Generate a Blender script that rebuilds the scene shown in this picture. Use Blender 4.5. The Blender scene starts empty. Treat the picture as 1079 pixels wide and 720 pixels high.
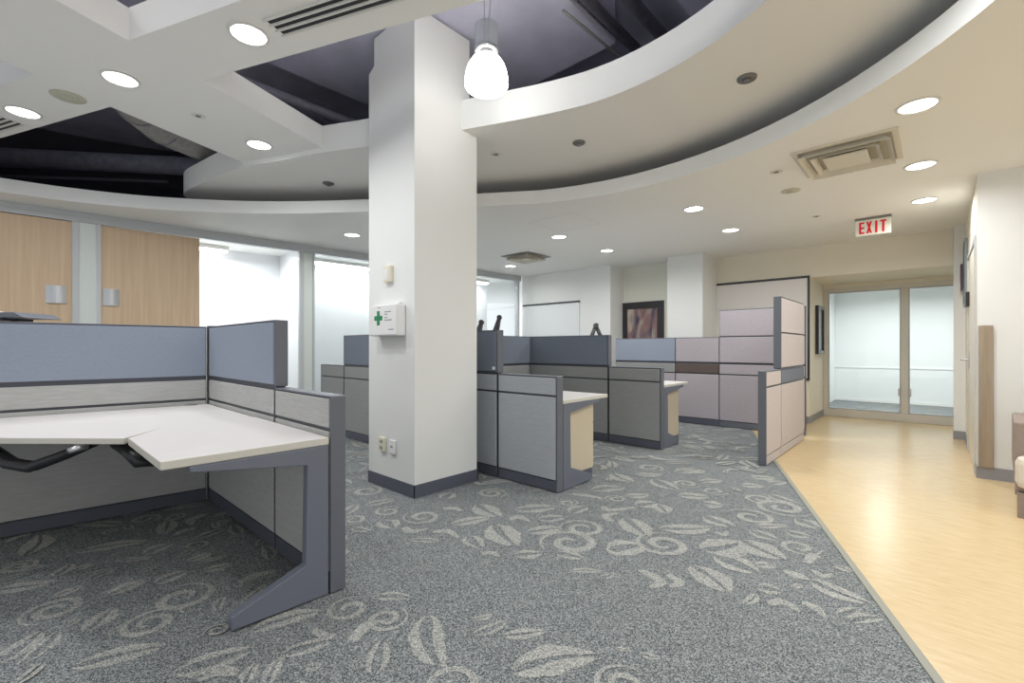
import bpy, bmesh, math, random
from mathutils import Matrix, Vector
C = bpy.context.scene.collection
PI = math.pi
R = math.radians
random.seed(7)

# ------------------------------------------------------------------ helpers
def lin(c):
    c /= 255.0
    return c / 12.92 if c <= 0.04045 else ((c + 0.055) / 1.055) ** 2.4

def rgb(r, g, b):
    return (lin(r), lin(g), lin(b), 1.0)

def mat(name, col, rough=0.6, metal=0.0, bump=0.0, bscale=200, var=0.0, vscale=(8, 8, 8), emit=None, estr=0.0, spec=0.5, coat=0.0):
    m = bpy.data.materials.new(name); m.use_nodes = True
    n = m.node_tree.nodes; l = m.node_tree.links; b = n['Principled BSDF']
    b.inputs['Base Color'].default_value = col
    b.inputs['Roughness'].default_value = rough
    b.inputs['Metallic'].default_value = metal
    b.inputs['Specular IOR Level'].default_value = spec
    b.inputs['Coat Weight'].default_value = coat
    if emit:
        b.inputs['Emission Color'].default_value = emit
        b.inputs['Emission Strength'].default_value = estr
    tc = n.new('ShaderNodeTexCoord')
    if bump:
        t = n.new('ShaderNodeTexNoise'); t.inputs['Scale'].default_value = bscale; t.inputs['Detail'].default_value = 3
        l.new(tc.outputs['Object'], t.inputs['Vector'])
        bp = n.new('ShaderNodeBump'); bp.inputs['Strength'].default_value = bump; bp.inputs['Distance'].default_value = 0.004
        l.new(t.outputs['Fac'], bp.inputs['Height']); l.new(bp.outputs['Normal'], b.inputs['Normal'])
    if var:
        mp = n.new('ShaderNodeMapping'); mp.inputs['Scale'].default_value = vscale
        l.new(tc.outputs['Object'], mp.inputs['Vector'])
        t = n.new('ShaderNodeTexNoise'); t.inputs['Scale'].default_value = 1.0; t.inputs['Detail'].default_value = 4
        l.new(mp.outputs['Vector'], t.inputs['Vector'])
        r = n.new('ShaderNodeValToRGB')
        r.color_ramp.elements[0].position = 0.3; r.color_ramp.elements[1].position = 0.7
        r.color_ramp.elements[0].color = tuple(c * (1 - var) for c in col[:3]) + (1,)
        r.color_ramp.elements[1].color = tuple(min(1, c * (1 + var)) for c in col[:3]) + (1,)
        l.new(t.outputs['Fac'], r.inputs['Fac']); l.new(r.outputs['Color'], b.inputs['Base Color'])
    return m

def glass_mat(name, tint=(0.97, 0.99, 0.98, 1), refl=0.07):
    m = bpy.data.materials.new(name); m.use_nodes = True
    n = m.node_tree.nodes; l = m.node_tree.links
    n.remove(n['Principled BSDF']); out = n['Material Output']
    t = n.new('ShaderNodeBsdfTransparent'); t.inputs['Color'].default_value = tint
    g = n.new('ShaderNodeBsdfGlossy'); g.inputs['Roughness'].default_value = 0.02
    f = n.new('ShaderNodeFresnel'); f.inputs['IOR'].default_value = 1.45
    mx = n.new('ShaderNodeMixShader')
    mul = n.new('ShaderNodeMath'); mul.operation = 'MULTIPLY'; mul.inputs[1].default_value = refl * 10
    l.new(f.outputs['Fac'], mul.inputs[0]); l.new(mul.outputs[0], mx.inputs['Fac'])
    l.new(t.outputs[0], mx.inputs[1]); l.new(g.outputs[0], mx.inputs[2]); l.new(mx.outputs[0], out.inputs['Surface'])
    return m

class MB:
    """collects shapes, then links them as ONE mesh object"""
    def __init__(self, T=None):
        self.bm = bmesh.new(); self.T = T; self.mi = 0
    def _v(self, p):
        p = Vector(p)
        return self.bm.verts.new(self.T @ p if self.T else p)
    def _f(self, vs):
        try:
            f = self.bm.faces.new(vs); f.material_index = self.mi; return f
        except ValueError:
            return None
    def box(self, x0, x1, y0, y1, z0, z1):
        v = [self._v((x, y, z)) for z in (z0, z1) for y in (y0, y1) for x in (x0, x1)]
        for q in ((0, 2, 3, 1), (4, 5, 7, 6), (0, 1, 5, 4), (2, 6, 7, 3), (0, 4, 6, 2), (1, 3, 7, 5)):
            self._f([v[i] for i in q])
        return self
    def prism(self, poly, lo, hi, axis='z'):
        def P3(a, b, t):
            return {'z': (a, b, t), 'x': (t, a, b), 'y': (a, t, b)}[axis]
        A = [self._v(P3(a, b, lo)) for a, b in poly]; B = [self._v(P3(a, b, hi)) for a, b in poly]
        n = len(poly)
        self._f(A[::-1]); self._f(B)
        for i in range(n):
            self._f([A[i], A[(i + 1) % n], B[(i + 1) % n], B[i]])
        return self
    def tube(self, pts, r, seg=10, cap=True):
        pts = [Vector(p) for p in pts]; rings = []
        for i, p in enumerate(pts):
            d = (pts[min(i + 1, len(pts) - 1)] - pts[max(i - 1, 0)]).normalized()
            u = d.orthogonal().normalized() if i == 0 else (u - d * u.dot(d)).normalized()
            w = d.cross(u); rr = r[i] if isinstance(r, (list, tuple)) else r
            rings.append([self._v(p + (u * math.cos(2 * PI * k / seg) + w * math.sin(2 * PI * k / seg)) * rr) for k in range(seg)])
        for a, b in zip(rings, rings[1:]):
            for k in range(seg):
                self._f([a[k], a[(k + 1) % seg], b[(k + 1) % seg], b[k]])
        if cap:
            self._f(rings[0][::-1]); self._f(rings[-1])
        return self
    def lathe(self, prof, c=(0, 0, 0), seg=32):
        rings = []
        for r, z in prof:
            if r < 1e-6:
                rings.append([self._v((c[0], c[1], c[2] + z))])
            else:
                rings.append([self._v((c[0] + r * math.cos(2 * PI * k / seg), c[1] + r * math.sin(2 * PI * k / seg), c[2] + z)) for k in range(seg)])
        for a, b in zip(rings, rings[1:]):
            for k in range(seg):
                k2 = (k + 1) % seg
                if len(a) == 1 and len(b) == 1: continue
                if len(a) == 1: self._f([a[0], b[k2], b[k]])
                elif len(b) == 1: self._f([a[k], a[k2], b[0]])
                else: self._f([a[k], a[k2], b[k2], b[k]])
        return self
    def poly(self, pts):
        return self._f([self._v(p) for p in pts])
    def strip(self, a, b):
        va = [self._v(p) for p in a]; vb = [self._v(p) for p in b]
        for i in range(len(a) - 1):
            self._f([va[i], va[i + 1], vb[i + 1], vb[i]])
        return self
    def build(self, name, m, parent=None, bevel=0.0, smooth=False, loc=None, rz=0, fix=True):
        if fix: bmesh.ops.recalc_face_normals(self.bm, faces=self.bm.faces)
        me = bpy.data.meshes.new(name); self.bm.to_mesh(me); self.bm.free()
        for x in (m if isinstance(m, (list, tuple)) else [m]): me.materials.append(x)
        if smooth:
            me.shade_smooth()
        o = bpy.data.objects.new(name, me); C.objects.link(o)
        if parent: o.parent = parent
        if loc: o.location = loc
        if rz: o.rotation_euler.z = rz
        if bevel:
            b = o.modifiers.new('bevel', 'BEVEL'); b.width = bevel; b.segments = 2; b.limit_method = 'ANGLE'; b.angle_limit = R(40)
        return o

def tag(o, label=None, cat=None, group=None, kind=None):
    if label: o['label'] = label
    if cat: o['category'] = cat
    if group: o['group'] = group
    if kind: o['kind'] = kind
    return o

def thing(name, label, cat, loc=(0, 0, 0), rz=0, group=None):
    o = bpy.data.objects.new(name, None); C.objects.link(o)
    o.location = loc; o.rotation_euler.z = rz; o.empty_display_size = 0.1
    return tag(o, label, cat, group)

def copy_thing(o, loc, rz, label):
    """a thing with copies of its parts and sub-parts"""
    r = o.copy(); C.objects.link(r); r.location = loc; r.rotation_euler.z = rz; r['label'] = label
    for ch in list(o.children):
        c = ch.copy(); C.objects.link(c); c.parent = r
        for g in list(ch.children):
            d = g.copy(); C.objects.link(d); d.parent = c
    return r

def struct(name, mb, m, **k):
    return tag(mb.build(name, m, **k), kind='structure')

def catmull(pts, n=8):
    out = []
    P = [Vector(p) for p in pts]
    for i in range(len(P) - 1):
        p0 = P[i - 1] if i else P[0] * 2 - P[1]
        p1, p2 = P[i], P[i + 1]
        p3 = P[i + 2] if i + 2 < len(P) else P[-1] * 2 - P[-2]
        for k in range(n):
            t = k / n
            out.append(0.5 * ((2 * p1) + (p2 - p0) * t + (2 * p0 - 5 * p1 + 4 * p2 - p3) * t * t + (3 * p1 - p0 - 3 * p2 + p3) * t ** 3))
    out.append(P[-1])
    return [(p.x, p.y) for p in out]

def arc(cx, cy, r, a0, a1, n):
    return [(cx + r * math.cos(R(a0 + (a1 - a0) * i / n)), cy + r * math.sin(R(a0 + (a1 - a0) * i / n))) for i in range(n + 1)]

# ------------------------------------------------------------------ materials
M = {}
M['white'] = mat('white_paint', rgb(232, 233, 230), 0.7, bump=0.05, bscale=120)
M['ceil'] = mat('ceiling_paint', rgb(246, 246, 243), 0.85)
M['ring'] = mat('ring_ceiling_paint', rgb(242, 241, 238), 0.85)
M['cream'] = mat('cream_paint', rgb(236, 230, 213), 0.7, bump=0.05, bscale=120)
M['black'] = mat('black_plenum_paint', rgb(50, 50, 58), 0.8, bump=0.4, bscale=30)
M['deck'] = mat('dark_violet_deck_paint', rgb(204, 204, 224), 0.8, var=0.12, vscale=(3, 3, 3))
M['pipe'] = mat('dark_pipe_paint', rgb(132, 132, 146), 0.55, var=0.2, vscale=(12, 12, 12))
M['batt'] = mat('grey_duct_wrap', rgb(165, 163, 161), 0.8, bump=0.5, bscale=90, var=0.12, vscale=(20, 20, 20))
M['blue'] = mat('blue_panel_fabric', rgb(143, 152, 167), 0.9, bump=0.25, bscale=500, var=0.05, vscale=(60, 60, 160))
M['bluedk'] = mat('slate_panel_fabric', rgb(116, 124, 137), 0.9, bump=0.25, bscale=500, var=0.06, vscale=(60, 60, 160))
M['grey'] = mat('light_grey_panel_fabric', rgb(178, 178, 175), 0.9, bump=0.25, bscale=500, var=0.09, vscale=(14, 14, 180))
M['gdark'] = mat('mid_grey_panel_fabric', rgb(146, 148, 147), 0.9, bump=0.25, bscale=500, var=0.07, vscale=(14, 14, 180))
M['silver'] = mat('silver_panel_fabric', rgb(168, 173, 177), 0.9, bump=0.25, bscale=500, var=0.06, vscale=(14, 14, 180))
M['mauve'] = mat('mauve_grey_panel_fabric', rgb(172, 165, 170), 0.9, bump=0.25, bscale=500, var=0.05, vscale=(20, 20, 160))
M['pinkish'] = mat('pale_pinkish_panel_fabric', rgb(200, 192, 190), 0.9, bump=0.25, bscale=500, var=0.05, vscale=(20, 20, 160))
M['brown'] = mat('brown_panel_insert', rgb(92, 80, 74), 0.5)
M['frame'] = mat('charcoal_panel_frame', rgb(70, 72, 80), 0.45)
M['trimgrey'] = mat('slate_grey_metal', rgb(102, 106, 114), 0.42, bump=0.06, bscale=600)
M['base'] = mat('panel_base_metal', rgb(84, 88, 99), 0.45)
M['legm'] = mat('blue_grey_leg_metal', rgb(108, 113, 125), 0.4, bump=0.06, bscale=600)
M['top'] = mat('white_worktop_laminate', rgb(218, 215, 212), 0.4, var=0.015, vscale=(30, 6, 30))
M['edge'] = mat('worktop_edge_band', rgb(206, 203, 192), 0.5)
M['beige'] = mat('beige_pedestal_paint', rgb(205, 193, 168), 0.5)
M['blk'] = mat('black_plastic', rgb(36, 36, 40), 0.45)
M['arm'] = mat('dark_arm_metal', rgb(66, 66, 68), 0.4)
M['alu'] = mat('satin_aluminium', rgb(182, 184, 186), 0.35, metal=0.35)
M['alud'] = mat('office_front_aluminium', rgb(194, 197, 198), 0.4)
M['post'] = mat('pale_green_post_panel', rgb(214, 221, 216), 0.4)
M['bronze'] = mat('champagne_aluminium', rgb(222, 218, 209), 0.4)
M['steel'] = mat('brushed_steel', rgb(190, 192, 194), 0.3, metal=0.8)
M['bb'] = mat('grey_rubber_baseboard', rgb(150, 150, 154), 0.5)
M['bbd'] = mat('dark_rubber_baseboard', rgb(88, 92, 104), 0.55, var=0.08, vscale=(120, 120, 120))
M['glass'] = glass_mat('clear_glass', refl=0.06)
M['frost'] = mat('white_film', rgb(236, 240, 240), 0.5)
M['plast'] = mat('white_plastic', rgb(238, 238, 236), 0.35)
M['ivory'] = mat('ivory_plastic', rgb(232, 226, 204), 0.4)
M['green'] = mat('green_print', rgb(34, 134, 88), 0.5)
M['print'] = mat('grey_print', rgb(150, 158, 165), 0.5)
M['red'] = mat('red_sign_lettering', rgb(200, 8, 40), 0.4, emit=rgb(200, 4, 36), estr=0.12)
M['sign'] = mat('sign_face', rgb(220, 219, 206), 0.4, emit=rgb(230, 226, 210), estr=0.05)
M['lens'] = mat('downlight_lens', rgb(255, 255, 255), 0.3, emit=(1, 0.99, 0.97, 1), estr=5.0)
M['globe'] = mat('pendant_glass', rgb(255, 255, 255), 0.3, emit=(1, 0.99, 0.97, 1), estr=7.0)
M['strip'] = mat('fluorescent_diffuser', rgb(255, 255, 255), 0.3, emit=(0.97, 0.99, 1, 1), estr=4.0)
M['trim'] = mat('light_trim_ring', rgb(226, 226, 222), 0.4)
M['grille'] = mat('beige_speaker_grille', rgb(200, 200, 182), 0.6)
M['slot'] = mat('dark_slot', rgb(40, 42, 46), 0.6)
M['greyp'] = mat('grey_sprinkler_metal', rgb(128, 128, 126), 0.4, metal=0.3)
M['diff'] = mat('diffuser_paint', rgb(222, 217, 204), 0.5)
M['throat'] = mat('diffuser_throat', rgb(182, 177, 164), 0.7)
M['doorlam'] = mat('pale_beige_door_laminate', rgb(226, 217, 198), 0.45)
M['ribbed'] = mat('pendant_body_metal', rgb(176, 180, 188), 0.4)
M['wframe'] = mat('whiteboard_frame', rgb(58, 58, 62), 0.4)
M['wboard'] = mat('whiteboard_face', rgb(234, 230, 227), 0.35)
M['wboard2'] = mat('whiteboard_face_cool', rgb(228, 231, 231), 0.35)
M['cushion'] = mat('oatmeal_cushion_fabric', rgb(216, 208, 194), 0.9, bump=0.4, bscale=300)
M['uphol'] = mat('taupe_upholstery', rgb(148, 134, 124), 0.8, bump=0.3, bscale=300, var=0.06, vscale=(60, 60, 60))
M['officew'] = mat('office_wall_paint', rgb(238, 239, 243), 0.7)
M['alcove'] = mat('pale_alcove_paint', rgb(230, 229, 216), 0.7)
M['pnl'] = mat('threshold_strip', rgb(152, 152, 140), 0.5)
M['pblack'] = mat('black_picture_frame', rgb(48, 46, 48), 0.35)
M['pgrey'] = mat('grey_green_picture_face', rgb(136, 148, 148), 0.3)
M['plum'] = mat('plum_picture_face', rgb(84, 58, 74), 0.3)

def wood_mat(name, a, b, rough, axis='z', sc=1.0):
    m = bpy.data.materials.new(name); m.use_nodes = True
    n = m.node_tree.nodes; l = m.node_tree.links; p = n['Principled BSDF']; p.inputs['Roughness'].default_value = rough
    tc = n.new('ShaderNodeTexCoord'); mp = n.new('ShaderNodeMapping')
    mp.inputs['Scale'].default_value = {'z': (26 * sc, 26 * sc, 1.2 * sc), 'y': (30 * sc, 2 * sc, 30 * sc)}[axis]
    l.new(tc.outputs['Object'], mp.inputs['Vector'])
    t = n.new('ShaderNodeTexNoise'); t.inputs['Scale'].default_value = 1.0; t.inputs['Detail'].default_value = 6; t.inputs['Roughness'].default_value = 0.6
    l.new(mp.outputs['Vector'], t.inputs['Vector'])
    r = n.new('ShaderNodeValToRGB'); r.color_ramp.elements[0].position = 0.3; r.color_ramp.elements[1].position = 0.72
    r.color_ramp.elements[0].color = a; r.color_ramp.elements[1].color = b
    l.new(t.outputs['Fac'], r.inputs['Fac']); l.new(r.outputs['Color'], p.inputs['Base Color'])
    return m
M['maple'] = wood_mat('maple_door_veneer', rgb(200, 172, 140), rgb(216, 190, 158), 0.45)
M['oak'] = wood_mat('grey_oak_guard', rgb(150, 134, 114), rgb(176, 160, 138), 0.5)

def vinyl_mat():
    m = bpy.data.materials.new('maple_vinyl_sheet'); m.use_nodes = True
    n = m.node_tree.nodes; l = m.node_tree.links; p = n['Principled BSDF']
    p.inputs['Roughness'].default_value = 0.27; p.inputs['Specular IOR Level'].default_value = 0.45
    tc = n.new('ShaderNodeTexCoord'); mp = n.new('ShaderNodeMapping')
    mp.inputs['Rotation'].default_value = (0, 0, R(-12)); mp.inputs['Scale'].default_value = (7, 42, 1)
    l.new(tc.outputs['Object'], mp.inputs['Vector'])
    t = n.new('ShaderNodeTexNoise'); t.inputs['Scale'].default_value = 1; t.inputs['Detail'].default_value = 6; t.inputs['Roughness'].default_value = 0.7
    l.new(mp.outputs['Vector'], t.inputs['Vector'])
    r = n.new('ShaderNodeValToRGB'); r.color_ramp.elements[0].position = 0.28; r.color_ramp.elements[1].position = 0.72
    r.color_ramp.elements[0].color = rgb(204, 178, 133); r.color_ramp.elements[1].color = rgb(223, 201, 159)
    l.new(t.outputs['Fac'], r.inputs['Fac']); l.new(r.outputs['Color'], p.inputs['Base Color'])
    return m
M['vinyl'] = vinyl_mat()

def carpet_mat(name, dark, mid, light):
    m = bpy.data.materials.new(name); m.use_nodes = True
    n = m.node_tree.nodes; l = m.node_tree.links; p = n['Principled BSDF']
    p.inputs['Roughness'].default_value = 0.95; p.inputs['Specular IOR Level'].default_value = 0.1
    tc = n.new('ShaderNodeTexCoord')
    t = n.new('ShaderNodeTexVoronoi'); t.inputs['Scale'].default_value = 290
    l.new(tc.outputs['Object'], t.inputs['Vector'])
    sp = n.new('ShaderNodeSeparateColor'); l.new(t.outputs['Color'], sp.inputs['Color'])
    r = n.new('ShaderNodeValToRGB'); e = r.color_ramp.elements
    e[0].position = 0.12; e[0].color = dark; e[1].position = 0.88; e[1].color = light
    x = e.new(0.5); x.color = mid
    l.new(sp.outputs['Red'], r.inputs['Fac']); l.new(r.outputs['Color'], p.inputs['Base Color'])
    bp = n.new('ShaderNodeBump'); bp.inputs['Strength'].default_value = 0.65; bp.inputs['Distance'].default_value = 0.003
    l.new(sp.outputs['Green'], bp.inputs['Height']); l.new(bp.outputs['Normal'], p.inputs['Normal'])
    return m
M['carpet'] = carpet_mat('blue_grey_carpet', rgb(72, 78, 82), rgb(119, 125, 127), rgb(176, 180, 178))
M['motif'] = carpet_mat('pale_carpet_motif', rgb(116, 119, 119), rgb(163, 165, 161), rgb(204, 204, 197))

def art_mat():
    m = bpy.data.materials.new('abstract_print'); m.use_nodes = True
    n = m.node_tree.nodes; l = m.node_tree.links; p = n['Principled BSDF']; p.inputs['Roughness'].default_value = 0.2
    tc = n.new('ShaderNodeTexCoord'); mp = n.new('ShaderNodeMapping'); mp.inputs['Scale'].default_value = (3.2, 1, 1.0)
    mp.inputs['Location'].default_value = (0.3, 0, 0.4)
    l.new(tc.outputs['Object'], mp.inputs['Vector'])
    t = n.new('ShaderNodeTexNoise'); t.inputs['Scale'].default_value = 1.6; t.inputs['Detail'].default_value = 5; t.inputs['Distortion'].default_value = 0.8
    l.new(mp.outputs['Vector'], t.inputs['Vector'])
    r = n.new('ShaderNodeValToRGB'); e = r.color_ramp.elements
    e[0].position = 0.3; e[0].color = rgb(52, 54, 84); e[1].position = 0.72; e[1].color = rgb(200, 196, 192)
    for pos, c in ((0.42, rgb(120, 104, 108)), (0.48, rgb(150, 112, 110)), (0.54, rgb(150, 146, 140)), (0.6, rgb(186, 164, 150))):
        x = e.new(pos); x.color = c
    l.new(t.outputs['Fac'], r.inputs['Fac']); l.new(r.outputs['Color'], p.inputs['Base Color'])
    return m
M['art'] = art_mat()

# ------------------------------------------------------------------ camera, world
F_PX, HORIZON, EYE, YAW = 486.0, 366.8, 1.15, 42.6
cam = bpy.data.cameras.new('camera'); co = bpy.data.objects.new('camera', cam); C.objects.link(co)
cam.sensor_fit = 'HORIZONTAL'; cam.sensor_width = 36; cam.lens = F_PX / 1079 * 36
cam.shift_y = (HORIZON - 360) / 1079; cam.clip_start = 0.02
co.location = (0, 0, EYE); co.rotation_euler = (PI / 2, 0, R(YAW))
sc = bpy.context.scene; sc.camera = co
sc.view_settings.view_transform = 'Standard'; sc.view_settings.look = 'None'
sc.view_settings.gamma = 1; sc.view_settings.use_curve_mapping = False; sc.view_settings.exposure = 0.78
w = bpy.data.worlds.new('world'); sc.world = w; w.use_nodes = True
w.node_tree.nodes['Background'].inputs['Color'].default_value = (0.92, 0.95, 1.0, 1)
w.node_tree.nodes['Background'].inputs['Strength'].default_value = 0.65

def lamp(loc, power, size=0.17, color=(0.985, 0.99, 1.0), shape='DISK', sy=None, rot=(0, 0, 0), spread=165):
    d = bpy.data.lights.new('lamp', 'AREA'); d.energy = power; d.shape = shape; d.size = size; d.color = color
    if sy: d.size_y = sy
    d.spread = R(spread)
    o = bpy.data.objects.new('lamp', d); C.objects.link(o); o.location = loc; o.rotation_euler = rot
    return o
LEAVES = [(-2.116, 2.132, -1.778, 1.978, 0.221), (-2.325, 1.94, -2.22, 2.219, 0.13), (-2.477, 2.318, -2.182, 2.254, 0.193), (-3.063, 1.752, -3.028, 1.985, 0.11), (-3.005, 1.546, -3.137, 1.74, 0.11), (-2.711, 1.675, -2.543, 1.653, 0.164), (-2.107, 1.893, -1.917, 1.832, 0.134), (-2.753, 1.481, -2.609, 1.531, 0.085), (-2.329, 1.613, -2.153, 1.738, 0.068), (-1.724, 1.894, -1.623, 2.02, 0.113), (-2.767, 2.225, -2.833, 2.383, 0.138), (-2.197, 2.414, -2.012, 2.691, 0.166), (-2.048, 3.172, -1.871, 3.42, 0.179), (-2.186, 3.733, -1.889, 3.602, 0.179), (-1.551, 2.811, -1.279, 2.617, 0.197), (-1.363, 2.275, -1.224, 2.504, 0.202), (-1.612, 3.087, -1.522, 3.253, 0.166), (-1.528, 3.219, -1.369, 3.075, 0.138), (-1.301, 2.795, -1.049, 3.049, 0.16), (-1.774, 3.229, -1.655, 3.402, 0.124), (-1.828, 3.813, -1.53, 3.649, 0.179), (-2.023, 3.84, -1.826, 4.021, 0.138), (-1.959, 2.389, -1.855, 2.555, 0.132), (-1.88, 2.181, -1.756, 2.399, 0.134), (-1.873, 2.636, -1.855, 2.835, 0.138), (-1.568, 2.07, -1.411, 2.119, 0.101), (-1.77, 4.159, -1.653, 4.449, 0.193), (-1.48, 3.531, -1.3, 3.635, 0.166), (-2.0, 4.425, -1.784, 4.624, 0.124), (-2.501, 4.349, -2.228, 4.268, 0.124), (-0.978, 2.662, -0.843, 2.943, 0.239), (-0.86, 2.964, -0.594, 2.84, 0.211), (-0.901, 2.635, -0.662, 2.578, 0.191), (-0.954, 2.435, -0.707, 2.268, 0.174), (-0.865, 3.155, -0.685, 3.107, 0.128), (-1.168, 3.211, -0.941, 3.147, 0.168), (-0.698, 3.288, -0.554, 3.302, 0.118), (-0.692, 3.577, -0.533, 3.481, 0.152), (-0.856, 3.247, -0.703, 3.41, 0.088), (-0.703, 2.666, -0.612, 2.736, 0.086), (-0.576, 2.712, -0.454, 2.679, 0.072), (-0.397, 2.948, -0.308, 2.917, 0.074), (-1.214, 4.458, -1.039, 4.579, 0.166), (-1.203, 4.123, -1.039, 4.238, 0.138), (-1.037, 4.349, -0.944, 4.51, 0.124), (-0.968, 4.033, -0.744, 3.94, 0.138), (-1.495, 4.002, -1.349, 4.175, 0.138), (-1.732, 4.239, -1.588, 4.416, 0.138), (-1.431, 3.576, -1.292, 3.673, 0.138), (-1.278, 3.477, -1.133, 3.527, 0.166), (-0.462, 2.684, -0.204, 2.612, 0.137), (-0.634, 2.227, -0.621, 2.37, 0.054), (-0.636, 2.426, -0.531, 2.464, 0.107), (-0.309, 2.397, -0.248, 2.541, 0.074), (-0.262, 2.385, -0.156, 2.519, 0.067), (-0.51, 2.53, -0.477, 2.608, 0.042), (-1.612, 1.218, -1.295, 1.041, 0.148), (-1.915, 1.124, -1.764, 1.252, 0.078), (-1.368, 1.254, -1.33, 1.42, 0.067), (-1.442, 1.327, -1.404, 1.409, 0.044), (-1.273, 1.326, -1.165, 1.475, 0.074), (-1.109, 1.199, -0.923, 1.493, 0.163), (-0.826, 1.597, -0.749, 1.632, 0.037), (-0.903, 1.563, -0.844, 1.595, 0.03), (-1.391, 1.949, -1.252, 2.063, 0.055), (-1.242, 1.993, -1.208, 2.09, 0.045), (-1.453, 0.864, -1.608, 0.993, 0.089), (-2.511, -0.044, -2.681, 0.089, 0.104), (-2.441, 0.021, -2.633, 0.134, 0.074), (-2.291, 0.145, -2.185, 0.415, 0.118), (-3.289, -0.049, -3.185, 0.155, 0.117), (-2.999, 0.127, -3.036, 0.243, 0.073), (-2.831, 0.304, -2.89, 0.464, 0.1), (-2.531, 0.202, -2.688, 0.317, 0.104), (-2.439, 0.253, -2.49, 0.318, 0.037), (-2.646, 0.157, -2.679, 0.208, 0.037), (-1.983, 0.382, -1.921, 0.642, 0.126), (-1.805, 0.682, -1.743, 0.869, 0.089), (-1.736, 0.541, -1.828, 0.611, 0.059), (-1.679, 0.594, -1.795, 0.692, 0.059), (-2.043, 0.651, -1.965, 0.932, 0.111), (-2.295, 0.7, -2.402, 0.85, 0.056), (-1.673, 0.713, -1.632, 0.764, 0.052), (-2.305, 0.61, -2.435, 0.679, 0.045), (-3.561, 0.238, -3.443, 0.571, 0.119), (-3.262, 0.149, -3.396, 0.219, 0.083), (-3.283, 0.223, -3.317, 0.291, 0.066), (-3.237, 0.503, -3.31, 0.656, 0.117), (-3.257, 0.377, -3.151, 0.535, 0.059), (-2.797, 0.475, -2.83, 0.626, 0.115), (-2.971, 0.64, -2.999, 0.771, 0.091), (-2.784, 0.669, -2.762, 0.802, 0.094), (-3.095, 0.251, -3.127, 0.381, 0.063), (-3.552, -0.01, -3.44, 0.15, 0.075), (-2.999, 0.443, -3.015, 0.54, 0.047)]
SWIRLS = [(-2.572, 1.896, 0.143), (-2.838, 1.799, 0.109), (-2.588, 2.576, 0.134), (-2.866, 1.555, 0.101), (-1.657, 2.468, 0.16), (-1.59, 2.238, 0.202), (-1.174, 2.585, 0.185), (-1.794, 3.12, 0.092), (-2.022, 4.157, 0.151), (-1.557, 3.87, 0.126), (-2.009, 2.805, 0.084), (-0.986, 3.863, 0.134), (-0.817, 3.763, 0.202), (-0.923, 3.412, 0.168), (-0.582, 3.077, 0.118), (-1.307, 3.82, 0.109), (-1.714, 1.077, 0.101), (-1.902, 1.01, 0.109), (-2.848, 0.13, 0.126), (-2.416, 0.394, 0.126), (-2.555, 0.535, 0.151), (-3.546, 0.024, 0.101), (-0.79, 1.411, 0.109), (-1.207, 1.028, 0.118)]
HOOKS = [(-2.312, 1.784, -2.258, 1.853, -2.129, 1.835), (-2.503, 1.712, -2.429, 1.696, -2.37, 1.791), (-2.099, 2.26, -2.087, 2.341, -1.98, 2.324), (-2.599, 2.098, -2.539, 2.153, -2.46, 2.147), (-1.774, 2.91, -1.703, 2.869, -1.602, 3.041), (-1.582, 2.69, -1.664, 2.754, -1.63, 2.86), (-2.105, 2.989, -1.98, 3.04, -1.863, 3.056), (-1.017, 2.974, -0.959, 2.968, -0.966, 3.042), (-0.508, 2.875, -0.5, 3.004, -0.468, 3.002), (-0.475, 2.805, -0.416, 2.766, -0.392, 2.827), (-0.581, 2.694, -0.522, 2.695, -0.461, 2.673), (-0.553, 2.302, -0.506, 2.365, -0.436, 2.328), (-0.445, 2.412, -0.398, 2.413, -0.35, 2.35), (-1.129, 2.204, -0.998, 2.166, -1.008, 2.072), (-1.003, 2.252, -0.926, 2.22, -0.941, 2.145), (-1.682, 0.901, -1.73, 0.99, -1.722, 1.051), (-2.505, 0.756, -2.528, 0.836, -2.506, 0.923), (-1.865, 1.781, -1.834, 1.825, -1.77, 1.821), (-1.371, 2.3, -1.305, 2.28, -1.286, 2.33), (-1.87, 0.836, -1.779, 0.852, -1.783, 0.881)]
# ------------------------------------------------------------------ floor
EDGE0, EDGE1 = Vector((0.007, 2.158)), Vector((-1.796, 6.766))       # border between carpet and vinyl
ed = (EDGE1 - EDGE0).normalized()
def edge_at(t): return EDGE0 + ed * t
ea, eb = edge_at(-7.5), edge_at(6.7)
def step_up():
    global Z_MOTIF
    Z_MOTIF += 0.000003
def leaf_shape(mb, ax, ay, bx, by, wd):
    step_up()
    a, b = Vector((ax, ay)), Vector((bx, by)); d = b - a; L = d.length
    if L < 1e-3: return
    d /= L; n = Vector((-d.y, d.x)); N = 9; bow = random.uniform(-0.10, 0.10) * L; g = wd * random.choice((0.10, 0.12, 0.2, 0.26))
    rag = [random.uniform(0.9, 1.08) for _ in range(N + 1)]
    for s, cut in ((1, 0.96), (-1, 0.9)):
        inner, outer = [], []
        for i in range(N + 1):
            t = i / N; t0 = 0.02 + t * (cut - 0.02)
            mid = a + d * (t0 * L) + n * (bow * math.sin(PI * t0))
            hw = wd / 2 * math.sin(PI * t0 ** 0.85) ** 0.75 * rag[i]
            gg = min(g * (1.25 - t0), hw * 0.5)
            inner.append(mid + n * (s * gg)); outer.append(mid + n * (s * max(hw, gg + 0.002)))
        mb.strip([(p.x, p.y, Z_MOTIF) for p in inner], [(p.x, p.y, Z_MOTIF) for p in outer])
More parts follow.
